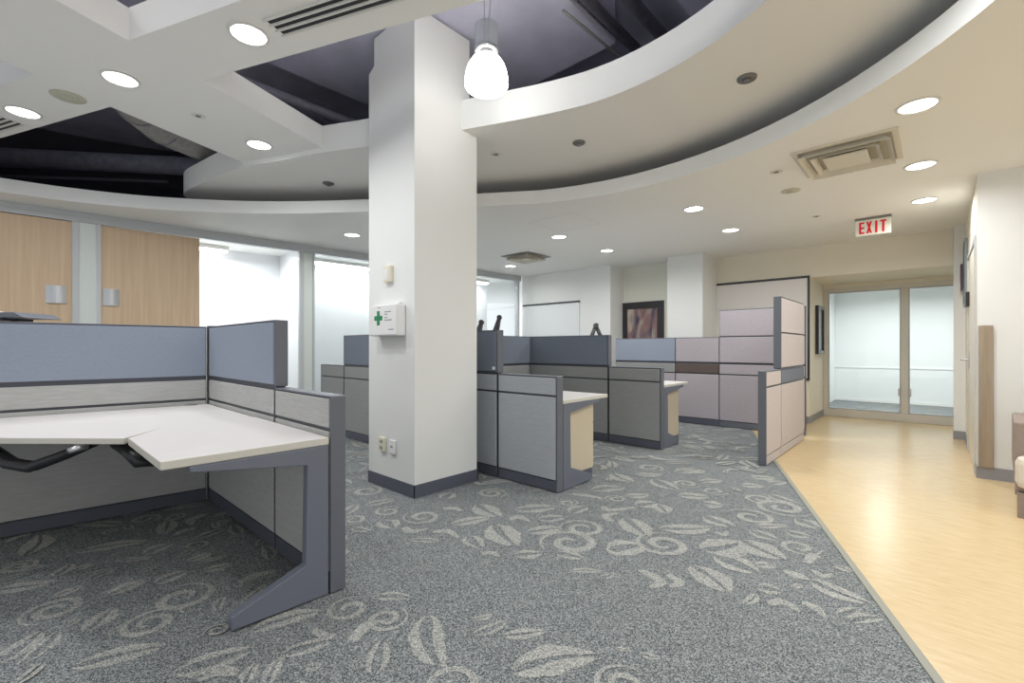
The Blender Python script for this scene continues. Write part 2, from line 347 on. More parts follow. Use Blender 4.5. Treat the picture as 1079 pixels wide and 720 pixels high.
def swirl_shape(mb, cx, cy, r):
    step_up()
    N = 26; a0 = random.uniform(0, 2 * PI); turns = random.uniform(1.35, 1.75) * random.choice((1, -1)); inn, out = [], []
    for i in range(N + 1):
        t = i / N; ang = a0 + turns * 2 * PI * t; rad = r * (0.2 + 0.72 * t); th = r * 0.24 * math.sin(PI * (0.12 + 0.86 * t)) + 0.004
        inn.append((cx + (rad - th / 2) * math.cos(ang), cy + (rad - th / 2) * math.sin(ang), Z_MOTIF + i * 2e-6))
        out.append((cx + (rad + th / 2) * math.cos(ang), cy + (rad + th / 2) * math.sin(ang), Z_MOTIF + i * 2e-6))
    mb.strip(inn, out)
def hook_shape(mb, ax, ay, bx, by, cx, cy, th=0.058):
    step_up(); th = min(th, 0.42 * math.hypot(cx - ax, cy - ay))
    pts = catmull([(ax, ay), (bx, by), (cx, cy)], 6); inn, out = [], []; n = len(pts)
    for i, p in enumerate(pts):
        q0 = Vector(pts[max(i - 1, 0)]); q1 = Vector(pts[min(i + 1, n - 1)]); d = (q1 - q0).normalized(); nn = Vector((-d.y, d.x))
        h = th / 2 * (0.25 + 0.75 * math.sin(PI * (0.15 + 0.8 * i / (n - 1))))
        inn.append((p[0] + nn.x * h, p[1] + nn.y * h, Z_MOTIF + i * 2e-6)); out.append((p[0] - nn.x * h, p[1] - nn.y * h, Z_MOTIF + i * 2e-6))
    mb.strip(inn, out)
Z_MOTIF = 0.0015
mb = MB()
mb.poly([(-10.6, ea.y, 0), (ea.x, ea.y, 0), (eb.x, eb.y, 0), (eb.x, 9.4, 0), (-10.6, 9.4, 0)])
mb.mi = 1
placed = []
for v in LEAVES:
    leaf_shape(mb, *v); k = max(1, int(math.hypot(v[2] - v[0], v[3] - v[1]) / 0.15))
    for i in range(k + 1): placed.append((v[0] + (v[2] - v[0]) * i / k, v[1] + (v[3] - v[1]) * i / k, v[4] * 0.6))
for v in SWIRLS: swirl_shape(mb, *v); placed.append((v[0], v[1], v[2]))
for v in HOOKS: hook_shape(mb, *v); placed.append((v[2], v[3], 0.1)); placed.append((v[0], v[1], 0.05)); placed.append((v[4], v[5], 0.05))
fx, fy = -math.sin(R(YAW)), math.cos(R(YAW))
rng = random.Random(11)
def plain_zone(x, y):
    d = fx * x + fy * y; s = fy * x - fx * y
    if d < 0.3: return False
    px, py = 539.5 + F_PX * s / d, HORIZON + F_PX * EYE / d
    return 362 < px < 1000 and 520 < py < 760
for _ in range(16000):
    x, y = rng.uniform(-8, 1.2), rng.uniform(-3.5, 8.1)
    if plain_zone(x, y): continue
    side = (x - EDGE0.x) * ed.y - (y - EDGE0.y) * ed.x
    kind = rng.random(); r = rng.choice((0.06, 0.1, 0.13, 0.16, 0.18))
    if side > -r - 0.05: continue
    if any((x - p[0]) ** 2 + (y - p[1]) ** 2 < (r * 0.72 + p[2]) ** 2 for p in placed): continue
    placed.append((x, y, r * 0.72))
    a = rng.uniform(0, 2 * PI)
    if kind < 0.5:
        h = r * 1.15; leaf_shape(mb, x - h * math.cos(a), y - h * math.sin(a), x + h * math.cos(a), y + h * math.sin(a), r * 0.85)
    elif kind < 0.72:
        swirl_shape(mb, x, y, r * .85)
    else:
        hook_shape(mb, x - r * math.cos(a), y - r * math.sin(a), x + r * .5 * math.sin(a), y - r * .5 * math.cos(a), x + r * math.cos(a), y + r * math.sin(a))
struct('floor_carpet', mb, [M['carpet'], M['motif']], fix=False)
mb = MB()
mb.poly([(ea.x, ea.y, 0), (6.5, ea.y, 0), (6.5, 9.4, 0), (eb.x, 9.4, 0), (eb.x, eb.y, 0)])
struct('floor', mb, M['vinyl'], fix=False)
mb = MB(); nrm = Vector((ed.y, -ed.x)) * 0.017
a, b = edge_at(-7.4), edge_at(4.7)
mb.prism([(a.x - nrm.x, a.y - nrm.y), (a.x + nrm.x, a.y + nrm.y), (b.x + nrm.x, b.y + nrm.y), (b.x - nrm.x, b.y - nrm.y)], 0.0005, 0.006)
struct('trim_threshold', mb, M['pnl'], bevel=0.003)
mb = MB(); mb.poly([(-3, 9.4, 0), (3, 9.4, 0), (3, 12.6, 0), (-3, 12.6, 0)])
mb.mi = 1
for _ in range(60):
    x, y, a, r = rng.uniform(-1.6, 1.2), rng.uniform(9.7, 12.3), rng.uniform(0, 2 * PI), rng.uniform(.08, .16)
    leaf_shape(mb, x - r * math.cos(a), y - r * math.sin(a), x + r * math.cos(a), y + r * math.sin(a), r * 0.7)
struct('floor_corridor', mb, [M['carpet'], M['motif']], fix=False)

# ------------------------------------------------------------------ ceiling: outer soffit, ring, beams, deck
S_Z, S_TOP, RG_Z, UP_Z, GR_Z = 2.69, 2.83, 2.98, 3.23, 3.03
pts = arc(-1.95, 1.494, 2.591, -62, 116, 40)
pts += catmull([(-3.10, 3.82), (-3.66, 3.447), (-4.74, 2.72), (-5.679, 1.948), (-6.343, 1.136), (-6.672, 0.45), (-6.80, -0.1)], 8)
pts += arc(-3.42, -0.634, 3.40, 172, 262, 22)
pts += catmull([(-3.2, -4.0), (-1.9, -3.4), (-1.1, -1.9)], 6)[:-2]
soff = [Vector(p) for p in pts]; soff.append(soff[0].copy())
cen = Vector((-2.4, 0.4))
mb = MB()
inner = [(p.x, p.y, S_Z) for p in soff]
outer = []
for p in soff:
    d = (p - cen).normalized(); outer.append((cen.x + d.x * 14, cen.y + d.y * 14, S_Z))
mb.strip(inner, outer)
struct('ceiling', mb, M['ceil'], fix=False)
mb = MB()
mb.strip([(p.x, p.y, S_Z) for p in soff], [(p.x, p.y, S_TOP) for p in soff])
back = [p + (p - cen).normalized() * 0.06 for p in soff]
mb.strip([(p.x, p.y, S_TOP) for p in soff], [(p.x, p.y, S_TOP) for p in back])
struct('trim_soffit_fascia', mb, M['white'], fix=False, smooth=True)
# ring ceiling
ri = catmull([(-7.2, 1.9), (-6.83, 1.53), (-6.553, 1.387), (-6.004, 1.439), (-5.532, 1.508), (-5.09, 1.619), (-4.679, 1.793), (-4.221, 1.981), (-3.773, 2.201), (-3.05, 2.51), (-2.36, 2.794), (-2.0, 2.914)], 6)
ri += arc(-1.61, 1.1, 1.858, 99, -70, 40)
ro = catmull([(-7.6, 2.3), (-6.9, 2.4), (-6.2, 2.75), (-5.2, 3.3), (-4.2, 4.1), (-3.3, 4.6), (-2.0, 4.85), (-0.4, 4.5), (0.8, 3.6), (1.5, 2.0), (1.3, 0.2), (0.3, -1.6)], 8)
def resample(pl, n):
    P = [Vector(p) for p in pl]; L = [0]
    for a, b in zip(P, P[1:]): L.append(L[-1] + (b - a).length)
    out = []
    for i in range(n + 1):
        t = L[-1] * i / n; k = 0
        while k < len(L) - 2 and L[k + 1] < t: k += 1
        u = (t - L[k]) / max(1e-9, L[k + 1] - L[k]); out.append(P[k].lerp(P[k + 1], u))
    return out
NI = 110
a, b = resample(ri, NI), resample(ro, NI)
mb = MB(); mb.strip([(p.x, p.y, RG_Z) for p in a], [(p.x, p.y, RG_Z) for p in b])
struct('ceiling_ring', mb, M['ring'], fix=False)
mb = MB(); mb.strip([(p.x, p.y, RG_Z) for p in a], [(p.x, p.y, UP_Z) for p in a])
th = []
for i in range(NI + 1):
    d = (a[min(i + 1, NI)] - a[max(i - 1, 0)]).normalized(); th.append(a[i] + Vector((-d.y, d.x)) * 0.05)
mb.strip([(p.x, p.y, UP_Z) for p in a], [(p.x, p.y, UP_Z) for p in th])
struct('trim_ring_fascia', mb, M['white'], fix=False, smooth=True)
# grid of dropped beams, turned 22.3 degrees
G = Matrix.Rotation(R(22.3), 4, 'Z')
mb = MB(G); mb.box(-7.6, 4.6, 1.83, 2.285, GR_Z, UP_Z)
mb.box(-4.182, -3.165, 2.285, 3.75, GR_Z, UP_Z)
mb.box(-4.182, -3.175, -3.2, 1.83, GR_Z, UP_Z)
mb.box(-7.6, -4.182, -0.4, 0.2, GR_Z, UP_Z)
mb.box(-3.175, 4.6, -0.75, -0.2, GR_Z, UP_Z)
struct('ceiling_beams', mb, M['ceil'])
# dark deck, its drop panel over the column, and the black enclosure of the plenum
mb = MB(); mb.box(-10.2, 4, -6, 7, 4.25, 4.35)
for x in (-3.6, -1.55, -0.2): mb.box(x, x + 0.28, -5, 6.5, 3.98, 4.25)
struct('ceiling_deck', mb, M['deck'])
mb = MB(); mb.box(-4.55, -2.05, 1.15, 3.55, 3.79, 4.25)
struct('ceiling_drop_panel', mb, M['deck'])
mb = MB(); enc = [p + (p - cen).normalized() * 2.6 for p in soff]
mb.strip([(p.x, p.y, S_Z + 0.01) for p in enc], [(p.x, p.y, 4.26) for p in enc])
struct('wall_plenum', mb, M['black'], fix=False)

# ------------------------------------------------------------------ column
mb = MB(); cx0, cx1, cy0, cy1 = -3.590, -2.930, 2.087, 2.735
mb.box(cx0, cx1, cy0, cy1, 0.0, 2.978)
mb.prism([(cx0, cy0), (cx1, cy0), (cx1, cy1 - 0.085), (cx0 + 0.05, cy1 - 0.085)], 2.978, 3.50)
mb.prism([(cx0, 3.50), (cx1, 3.50), (cx1, 3.77), (cx0 + 0.085, 3.77), (cx0 + 0.085, 3.54)], cy0, cy1 - 0.085, axis='y')
struct('wall_column', mb, M['white'])
mb = MB()
mb.box(cx0 - .006, cx1 + .006, cy0 - .006, cy0 - .0005, 0, .10); mb.box(cx1 + .0005, cx1 + .006, cy0 - .006, cy1 + .006, 0, .10)
mb.box(cx0 - .006, cx0 - .0005, cy0 - .006, cy1 + .006, 0, .10); mb.box(cx0 - .006, cx1 + .006, cy1 + .0005, cy1 + .006, 0, .10)
struct('baseboard_column', mb, M['bbd'])

# ------------------------------------------------------------------ walls
def wall(name, m, x0, x1, y0, y1, z0=0.0, z1=S_Z): return struct(name, MB().box(x0, x1, y0, y1, z0, z1), m)
wall('wall_back_left', M['white'], -6.60, -4.43, 7.50, 8.30)
wall('wall_back_alcove', M['alcove'], -4.43, -3.36, 7.98, 8.30)
wall('wall_back_pier', M['white'], -3.36, -2.77, 7.55, 8.30)
mb = MB(); mb.box(-2.77, -1.42, 8.22, 8.34, 0, S_Z); mb.box(-1.42, 0.17, 8.22, 8.34, 2.22, S_Z); mb.box(0.17, 0.72, 8.22, 8.34, 2.22, S_Z); mb.box(0.29, 0.82, 8.20, 8.22, 0, S_Z)
struct('wall_back', mb, M['cream'])
wall('wall_recess_left', M['cream'], -1.54, -1.42, 8.34, 9.42, 0, 2.4)
wall('wall_recess_end', M['white'], 0.165, 0.285, 8.08, 8.20, 0, S_Z)
wall('wall_recess_right', M['white'], 0.70, 0.80, 8.34, 9.42, 0, S_Z)
wall('ceiling_recess', M['cream'], -1.42, 0.70, 8.34, 9.40, 2.22, 2.34)
wall('wall_door_header', M['cream'], -1.42, 0.70, 9.40, 9.46, 2.16, 2.34)
# right-hand wall with its door
mb = MB(); mb.box(0.27, 0.36, 7.24, 8.08, 0, S_Z); mb.box(0.27, 0.36, 5.80, 5.99, 0, S_Z); mb.box(0.27, 0.36, 5.99, 7.24, 2.14, S_Z)
struct('wall_right_passage', mb, M['cream'])
wall('wall_right', M['white'], 0.36, 6.5, 5.80, 5.92)
mb = MB(); mb.box(0.27, 0.36, 5.7985, 5.80, 0, S_Z)
struct('wall_right_end', mb, M['white'])
mb = MB(); mb.box(0.27, 6.4, 5.789, 5.798, 0, .105); mb.box(0.262, 0.2695, 5.789, 5.955, 0, .105)
struct('baseboard_right', mb, M['bb'])
mb = MB(); mb.box(0.158, 0.27, 8.068, 8.079, 0, .105); mb.box(0.262, 0.2695, 7.28, 8.068, 0, .105)
struct('baseboard_recess_right', mb, M['bb'])
mb = MB(); mb.box(-1.425, -1.4115, 8.205, 9.36, 0, .105); mb.box(-2.0, -1.425, 8.205, 8.2195, 0, .105)
struct('baseboard_recess_left', mb, M['bb'])
mb = MB(); mb.box(-6.55, -4.425, 7.488, 7.4995, 0, .105); mb.box(-4.4295, -4.418, 7.4995, 7.97, 0, .105); mb.box(-4.418, -3.37, 7.965, 7.9795, 0, .105); mb.box(-3.37, -2.76, 7.538, 7.5495, 0, .105); mb.box(-2.7695, -2.758, 7.55, 8.2, 0, .105)
struct('baseboard_back', mb, M['bb'])

# door in the right-hand wall (seen almost edge on)
mb = MB(); mb.box(0.255, 0.2695, 5.955, 6.005, 0, 2.18); mb.box(0.255, 0.2695, 7.215, 7.262, 0, 2.18); mb.box(0.255, 0.2695, 6.005, 7.215, 2.13, 2.18)
d4 = struct('door_4', mb, M['alud'])
MB().box(0.266, 0.31, 6.006, 7.213, 0.008, 2.128).build('door_leaf', M['doorlam'], d4)
for z in (0.25, 1.10, 1.92):
    MB().box(0.258, 0.2655, 6.0, 6.045, z - 0.06, z + 0.06).build('hinge', M['steel'], d4, bevel=0.002)
mb = MB(); mb.tube([(0.266, 7.08, 1.02), (0.205, 7.08, 1.02), (0.2, 6.95, 1.02)], 0.011); mb.box(0.258, 0.2655, 7.04, 7.12, 0.93, 1.1)
mb.build('door_handle', M['steel'], d4)
MB().box(0.238, 0.2655, 7.02, 7.16, 1.60, 1.76).build('door_plate', M['blk'], d4, bevel=0.004)

# aluminium double door at the end of the passage
mb = MB(); Y0, Y1 = 9.40, 9.46
mb.box(-1.42, -1.35, Y0, Y1, 0, 2.16); mb.box(0.62, 0.69, Y0, Y1, 0, 2.16); mb.box(-1.35, 0.62, Y0, Y1, 2.085, 2.16); mb.box(-1.35, 0.62, Y0, Y1, 0, 0.125); mb.box(-0.405, -0.315, Y0, Y1, 0.125, 2.085)
d1 = struct('door_1', mb, M['bronze'], bevel=0.003)
for x0, x1 in ((-1.35, -0.405), (-0.315, 0.62)):
    g = MB().box(x0 + .002, x1 - .002, Y0 + .026, Y0 + .034, 0.127, 2.083).build('glass_pane', M['glass'], d1)
    mb = MB(); mb.box(x0 + .0005, x0 + .016, Y0 + .012, Y0 + .05, 0.126, 2.084); mb.box(x1 - .016, x1 - .0005, Y0 + .012, Y0 + .05, 0.126, 2.084)
    mb.box(x0 + .016, x1 - .016, Y0 + .012, Y0 + .05, 0.126, 0.143); mb.box(x0 + .016, x1 - .016, Y0 + .012, Y0 + .05, 2.066, 2.084)
    mb.build('glazing_bead', M['alu'], d1)
for x in (-0.425, -0.295): MB().box(x - .014, x + .014, Y0 - .03, Y0 - .0005, 0.40, 0.52).build('door_pull', M['steel'], d1, bevel=0.004)
# corridor beyond
wall('wall_corridor', M['frost'], -3, 3, 12.4, 12.5, 0, 2.4)
wall('wall_corridor_left', M['frost'], -1.75, -1.65, 9.47, 12.4, 0, 2.4)
mb = MB(); mb.box(-1.65, 3, 12.385, 12.3995, 0.72, 0.74); mb.box(-1.65, 3, 12.385, 12.3995, 0, 0.05)
struct('trim_corridor', mb, M['plast'])
wall('ceiling_corridor', M['ceil'], -3, 3, 9.47, 12.5, 2.4, 2.46)

# ------------------------------------------------------------------ office fronts along the left (slightly splayed)
g0, g1 = Vector((-7.22, -0.07)), Vector((-6.60, 7.45)); gd = (g1 - g0).normalized()
GT = Matrix.Translation((g0.x, g0.y, 0)) @ Matrix.Rotation(math.atan2(gd.y, gd.x), 4, 'Z')   # local x along the wall, -y towards the room
GH = 2.575
mb = MB(GT); mb.box(-2.2, 7.52, -0.045, 0.045, GH + .002, S_Z - .002); mb.box(-2.2, 7.52, -0.055, -0.0455, GH + 0.055, GH + 0.075)
struct('trim_office_header', mb, M['alud'])
mb = MB(GT); mb.box(0.60, 0.742, -0.035, 0.035, 0, GH); mb.box(3.045, 3.165, -0.035, 0.035, 0, GH)
struct('trim_office_posts', mb, M['post'])
mb = MB(GT)
for x0, x1 in ((0.545, 0.598), (0.744, 0.785), (2.985, 3.043), (3.167, 3.20), (7.42, 7.47)): mb.box(x0, x1, -0.045, 0.045, 0, GH)
mb.box(-2.2, 7.42, -0.04, 0.04, 0, 0.07) if False else None
struct('trim_office_mullions', mb, M['alud'])
for i, (x0, x1) in enumerate(((1.745, 2.983), (3.202, 7.418))):
    mb = MB(GT); mb.box(x0, x1, -0.006, 0.006, 0.0, GH)
    struct('window_%d' % (i + 1), mb, M['glass'])
for i, (x0, x1, h0, h1) in enumerate(((-0.5, 0.543, 0.332, 0.497), (0.787, 1.743, 0.80, 0.95))):
    d = struct('door_%d' % (i + 2), MB(GT).box(x0, x1, -0.022, 0.022, 0.01, GH - 0.005), M['maple'])
    mb = MB(GT); n = 8; prof = []
    for k in range(n + 1):
        t = k / n; prof.append((h0 + (h1 - h0) * t, -0.028 - 0.022 * math.sin(PI * t)))
    prof += [(h1, -0.0225), (h0, -0.0225)]
    mb.prism(prof, 1.645, 1.84)
    mb.build('door_pull', M['steel'], d, smooth=False)
# offices behind the glass
mb = MB(GT); mb.box(-2.2, 7.6, 1.20, 1.30, 0, S_Z); mb.box(0.62, 0.72, 0.05, 1.20, 0, S_Z); mb.box(3.06, 3.15, 0.05, 1.20, 0, S_Z)
struct('wall_office', mb, M['officew'])
for i, (x, y, L) in enumerate(((1.70, 0.95, 1.10), (5.45, 0.95, 3.9))):
    c = GT @ Vector((x, y, 2.60)); rz = math.atan2(gd.y, gd.x)
    t = thing('ceiling_light', ('short' if i == 0 else 'long') + ' fluorescent strip light in the office behind the ' + ('pane beside the wooden door' if i == 0 else 'glass left of the column'), 'ceiling light', c, rz, 'office strip lights')
    MB().box(-L / 2, L / 2, -.08, .08, 0.03, 0.089).build('housing', M['plast'], t, bevel=0.004)
    MB().box(-L / 2 + .01, L / 2 - .01, -.07, .07, 0.0, 0.0295).build('diffuser', M['strip'], t, bevel=0.01)
    lamp(c + Vector((0, 0, -0.02)), 20 if i else 10, L, (0.97, 0.99, 1), 'RECTANGLE', 0.14, (0, 0, rz))
lamp(GT @ Vector((2.5, 0.5, 2.66)), 8, 0.16, (0.97, 0.99, 1))  # fill lamp added to brighten the first office's back wall, no fitting modelled
# ------------------------------------------------------------------ cubicle panels
HT = 0.0375
def panel(label, x, y, ang, L, h, tiles, group='cubicle panels', end0=False, end1=False, end_from=0.0, post0=False, name='cubicle_panel', base='base'):
    """local x along the panel, -y is the face first seen; tiles = (z0, z1, material)"""
    t = thing(name, label, 'cubicle panel', (x, y, 0), R(ang), group)
    e0 = 0.014 if end0 else 0.0; e1 = 0.014 if end1 else 0.0
    MB().box(e0, L - e1, -0.027, 0.027, 0.0905, h - 0.009).build('frame', M['frame'], t)
    MB().box(e0, L - e1, -0.0335, 0.0335, 0.008, 0.09).build('base_cover', M[base], t, bevel=0.003)
    MB().box(e0, L - e1, -0.036, 0.036, h - 0.0085, h).build('top_cap', M['trimgrey'], t, bevel=0.002)
    for z0, z1, m in tiles:
        for s in (-1, 1):
            MB().box(e0 + 0.005, L - e1 - 0.005, min(s * .0275, s * HT), max(s * .0275, s * HT), z0, z1).build('fabric_tile', M[m], t, bevel=0.005)
    for e, a, b in ((end0, 0, 0.0135), (end1, L - 0.0135, L)):
        if e: MB().box(a, b, -0.0375, 0.0375, end_from if end_from else 0.004, h).build('end_trim', M['trimgrey'], t, bevel=0.005)
    return t
LOW, HIGH, TALL = 0.925, 1.31, 1.70
def tl(lower, mid, upper=None, top=None, h=HIGH):
    o = [(0.10, 0.757, lower), (0.773, 0.911, mid)]
    if upper: o.append((0.941, (1.298 if not top else 1.305), upper))
    if top: o.append((1.321, 1.688, top))
    return o
# nearest workstation: spine on the left, then the wing that ends by the worktop leg
sp = Vector((-4.03, 1.0)); sq = Vector((-4.132, -0.042)); sd = (sp - sq).normalized(); sang = math.degrees(math.atan2(sd.y, sd.x))
sn = Vector((-sd.y, sd.x)) * HT; s0 = sp - sd * 2.3 + sn - sd * 0.003
panel('long blue topped panel along the left edge behind the nearest white worktop', s0.x, s0.y, sang, 2.3, HIGH, tl('grey', 'grey', 'blue'))
panel('blue topped panel joined at right angles in the corner of the nearest worktop', -4.029, 1.01 + HT, 0, 1.279, HIGH, tl('grey', 'grey', 'blue'), end1=True, end_from=0.93)
panel('low light grey panel end standing right of the nearest worktop and its leg', -2.748, 1.01 + HT, 0, 0.672, LOW, tl('grey', 'grey'), end1=True)
t = thing('corner_post', 'dark corner post where the two nearest blue topped panels meet', 'panel post', (-4.0655, 1.0475, 0), 0)
MB().box(-0.034, 0.034, -0.034, 0.034, 0.004, 1.312).build('post', M['frame'], t, bevel=0.004)
MB().box(-0.0345, 0.0345, -0.0345, 0.0345, 1.3125, 1.318).build('cap', M['trimgrey'], t, bevel=0.002)
# second row, left of the column and right of it
panel('low grey panel seen far left of the column, lowest beside the glass', -6.253, 2.9 + HT, 0, 0.640, LOW, tl('gdark', 'gdark'), end0=True)
panel('grey panel with slate blue top just left of the white column', -5.611, 2.9 + HT, 0, 1.50, HIGH, tl('gdark', 'gdark', 'bluedk'), end0=True, end_from=0.93)
cp = panel('silver grey panel with slate blue top directly right of the white column', -4.109, 2.915 + HT, 0, 1.258, HIGH, tl('silver', 'silver', 'bluedk'), end1=True, end_from=0.93)
MB().box(1.19, 1.225, -0.0395, -0.0377, 0.957, 0.983).build('sticker', M['plast'], cp)
panel('low silver grey panel end to the right of the column, nearest of the middle row', -2.849, 2.915 + HT, 0, 0.655, LOW, tl('silver', 'silver'), end1=True)
panel('slate blue topped spine panel running away behind the panel right of the column', -4.115 - HT, 2.995, 91.9, 1.93, HIGH, tl('gdark', 'gdark', 'bluedk'))
# third row
panel('wide slate blue topped panel in the middle, behind the silver grey one', -4.232, 4.94 + HT, 0, 1.29, HIGH, tl('gdark', 'gdark', 'bluedk'), end1=True, end_from=0.93)
panel('low mid grey panel end in the centre, in front of the light blue topped panel', -2.940, 4.94 + HT, 0, 0.672, LOW, tl('gdark', 'gdark'), end1=True)
# far row
panel('light blue topped panel below the dark framed picture', -4.033, 7.0 + HT, 0, 1.045, HIGH, tl('mauve', 'gdark', 'blue'))
panel('mauve grey panel with a brown band, left of the tall panel', -2.986, 7.0 + HT, 0, 0.655, HIGH, tl('mauve', 'brown', 'mauve'))
panel('tall mauve grey four tile panel in front of the whiteboard', -2.329, 7.0 + HT, 0, 1.075, TALL, tl('mauve', 'mauve', 'mauve', 'mauve'), base='trimgrey')
panel('tall pale pinkish panel with a blue grey band, turned edge on by the vinyl floor', -1.2105 - HT, 5.542, 90, 1.15, TALL, tl('pinkish', 'bluedk', 'pinkish', 'pinkish'), end0=True, end_from=0.93, base='pinkish')
panel('low pale panel end standing on the border of carpet and vinyl', -1.2105 - HT, 4.955, 90, 0.583, LOW, tl('pinkish', 'pinkish'), end0=True, base='pinkish')

# ------------------------------------------------------------------ worktops
def leg(t, x, y, s):
    """C shaped leg: s = -1 reaches towards -y, s = +1 towards +y; x = outer face"""
    prof = [(0, 0.004), (0.40, 0.012), (0.405, 0.066), (0.105, 0.172), (0.098, 0.62), (0.54, 0.676), (0.545, 0.699), (0, 0.699)]
    return MB().prism([(y + s * a, z) for a, z in prof], x - 0.045, x, axis='x').build('leg', M['legm'], t, bevel=0.004)
def top_mesh(t, name, poly, z0=0.70, z1=0.73):
    mb = MB(); mb.prism(poly, z0, z1); o = mb.build(name, [M['top'], M['edge']], t, bevel=0.004)
    for f in o.data.polygons:
        if abs(f.normal.z) < 0.5: f.material_index = 1
    return o
t = thing('corner_worktop', 'white corner worktop with a slanted front edge against the long blue topped panel', 'worktop', (0, 0, 0), 0, 'worktops')
sx = lambda y: -4.032 + (y - 1.0) * (sq.x - sp.x) / (sq.y - sp.y)
top_mesh(t, 'tabletop', [(sx(-1.25) + .004, -1.25), (-3.42, -1.25), (-3.42, -0.21), (-2.785, 0.357), (-3.03, 0.565), (-3.03, 1.004), (sx(1.004) + .006, 1.004)])
MB().prism([(-4.078, 0.862), (-4.058, 0.846), (-3.995, 0.902), (-3.999, 0.928), (-4.016, 0.936)], 0.7302, 0.7325).build('cable_slot', M['blk'], t)
for pth in (((-3.42, -0.10, .69), (-3.25, 0.0, .60), (-3.16, 0.07, .585), (-3.10, 0.17, .63), (-3.02, 0.28, .69)), ((-3.0, 0.36, .675), (-2.87, 0.39, .65), (-2.79, .42, .605), (-2.80, .47, .595), (-2.86, .56, .67))):
    mb = MB()
    for o_ in (-0.012, 0.012): mb.tube([(x + o_, y - o_, z) for x, y, z in pth], [0.020, 0.022, 0.024, 0.022, 0.018], 8)
    mb.build('support_bracket', M['blk'], t, smooth=True)
mb = MB(); mb.tube([(-2.98, 0.24, 0.699), (-2.97, 0.24, 0.685), (-2.94, 0.18, 0.675)], [0.012, 0.02, 0.012], 8)
mb.build('height_lever', M['steel'], t, smooth=True)
t = thing('return_worktop', 'nearest white return worktop with pointed front corner on a blue grey leg', 'worktop', (0, 0, 0), 0, 'worktops')
top_mesh(t, 'tabletop', [(-2.745, 0.368), (-2.085, 0.370), (-2.080, 1.004), (-3.026, 1.004), (-3.026, 0.572)], 0.7002, 0.734)
leg(t, -2.080, 1.002, -1)
MB().box(-2.74, -2.20, 0.955, 1.005, 0.60, 0.70).build('support_rail', M['legm'], t, bevel=0.004)
MB().tube([(-2.62, 0.90, 0.699), (-2.62, 0.90, 0.655)], 0.025).build('support_bracket', M['blk'], t)
def far_top(x0, x1, y0, label, lx):
    t = thing('return_worktop', label, 'worktop', (0, 0, 0), 0, 'worktops')
    top_mesh(t, 'tabletop', [(x0, y0), (x1, y0), (x1, y0 + 0.68), (x0, y0 + 0.68)])
    leg(t, lx, y0 + .002, 1)
    return t
def pedestal(x1, y0, label, d=0.50):
    p = thing('pedestal', label, 'drawer unit', (x1 - 0.42, y0, 0), 0, 'beige pedestals')
    MB().box(0, 0.42, 0.01, d, 0.092, 0.69).build('body', M['beige'], p, bevel=0.006)
    MB().box(0.0, 0.425, 0.01, d - 0.02, 0.004, 0.0915).build('plinth', M['base'], p, bevel=0.003)
    for k in range(3):
        dr = MB().box(0.006, 0.414, d + .0005, d + .019, 0.10 + 0.196 * k, 0.288 + 0.196 * k).build('drawer', M['beige'], p, bevel=0.004)
        MB().box(0.12, 0.30, d + .0195, d + .032, 0.245 + 0.196 * k, 0.26 + 0.196 * k).build('drawer_pull', M['steel'], dr, bevel=0.003)
    return p
far_top(-4.08, -2.196, 2.995, 'white worktop jutting out behind the nearest silver grey low panel', -2.196)
pedestal(-2.243, 2.999, 'beige pedestal under the worktop right of the column')
far_top(-4.18, -2.270, 5.02, 'white worktop jutting out behind the central mid grey low panel', -2.270)
pedestal(-2.317, 5.024, 'beige pedestal under the farther central worktop')

# worktops and arms on the far side of the spines (mostly hidden)
t = thing('hidden_side_worktop', 'white worktop behind the slate blue topped spine panel carrying two dark arms', 'worktop', (0, 0, 0), 0, 'worktops')
top_mesh(t, 'tabletop', [(-5.0, 3.02), (-4.26, 3.02), (-4.29, 4.9), (-5.0, 4.9)]); 
for x, y in ((-4.95, 3.1), (-4.95, 4.82), (-4.33, 3.1), (-4.36, 4.82)): MB().tube([(x, y, 0.004), (x, y, 0.6998)], 0.022).build('leg', M['legm'], t)
t = thing('hidden_side_worktop', 'white worktop between the light blue topped panel and the wide slate blue one', 'worktop', (0, 0, 0), 0, 'worktops')
top_mesh(t, 'tabletop', [(-4.2, 5.76), (-3.35, 5.76), (-3.35, 6.45), (-4.2, 6.45)])
for x, y in ((-4.15, 5.82), (-4.15, 6.4), (-3.4, 5.82), (-3.4, 6.4)): MB().tube([(x, y, 0.004), (x, y, 0.6998)], 0.022).build('leg', M['legm'], t)
t = thing('hidden_side_worktop', 'white worktop behind the long blue topped panel at the left edge', 'worktop', (0, 0, 0), 0, 'worktops')
top_mesh(t, 'tabletop', [(-4.95, -1.2), (-4.36, -1.2), (-4.13, 0.95), (-4.95, 0.95)])
for x, y in ((-4.9, -1.1), (-4.9, .9), (-4.42, -1.1), (-4.2, .9)): MB().tube([(x, y, 0.004), (x, y, 0.6998)], 0.022).build('leg', M['legm'], t)
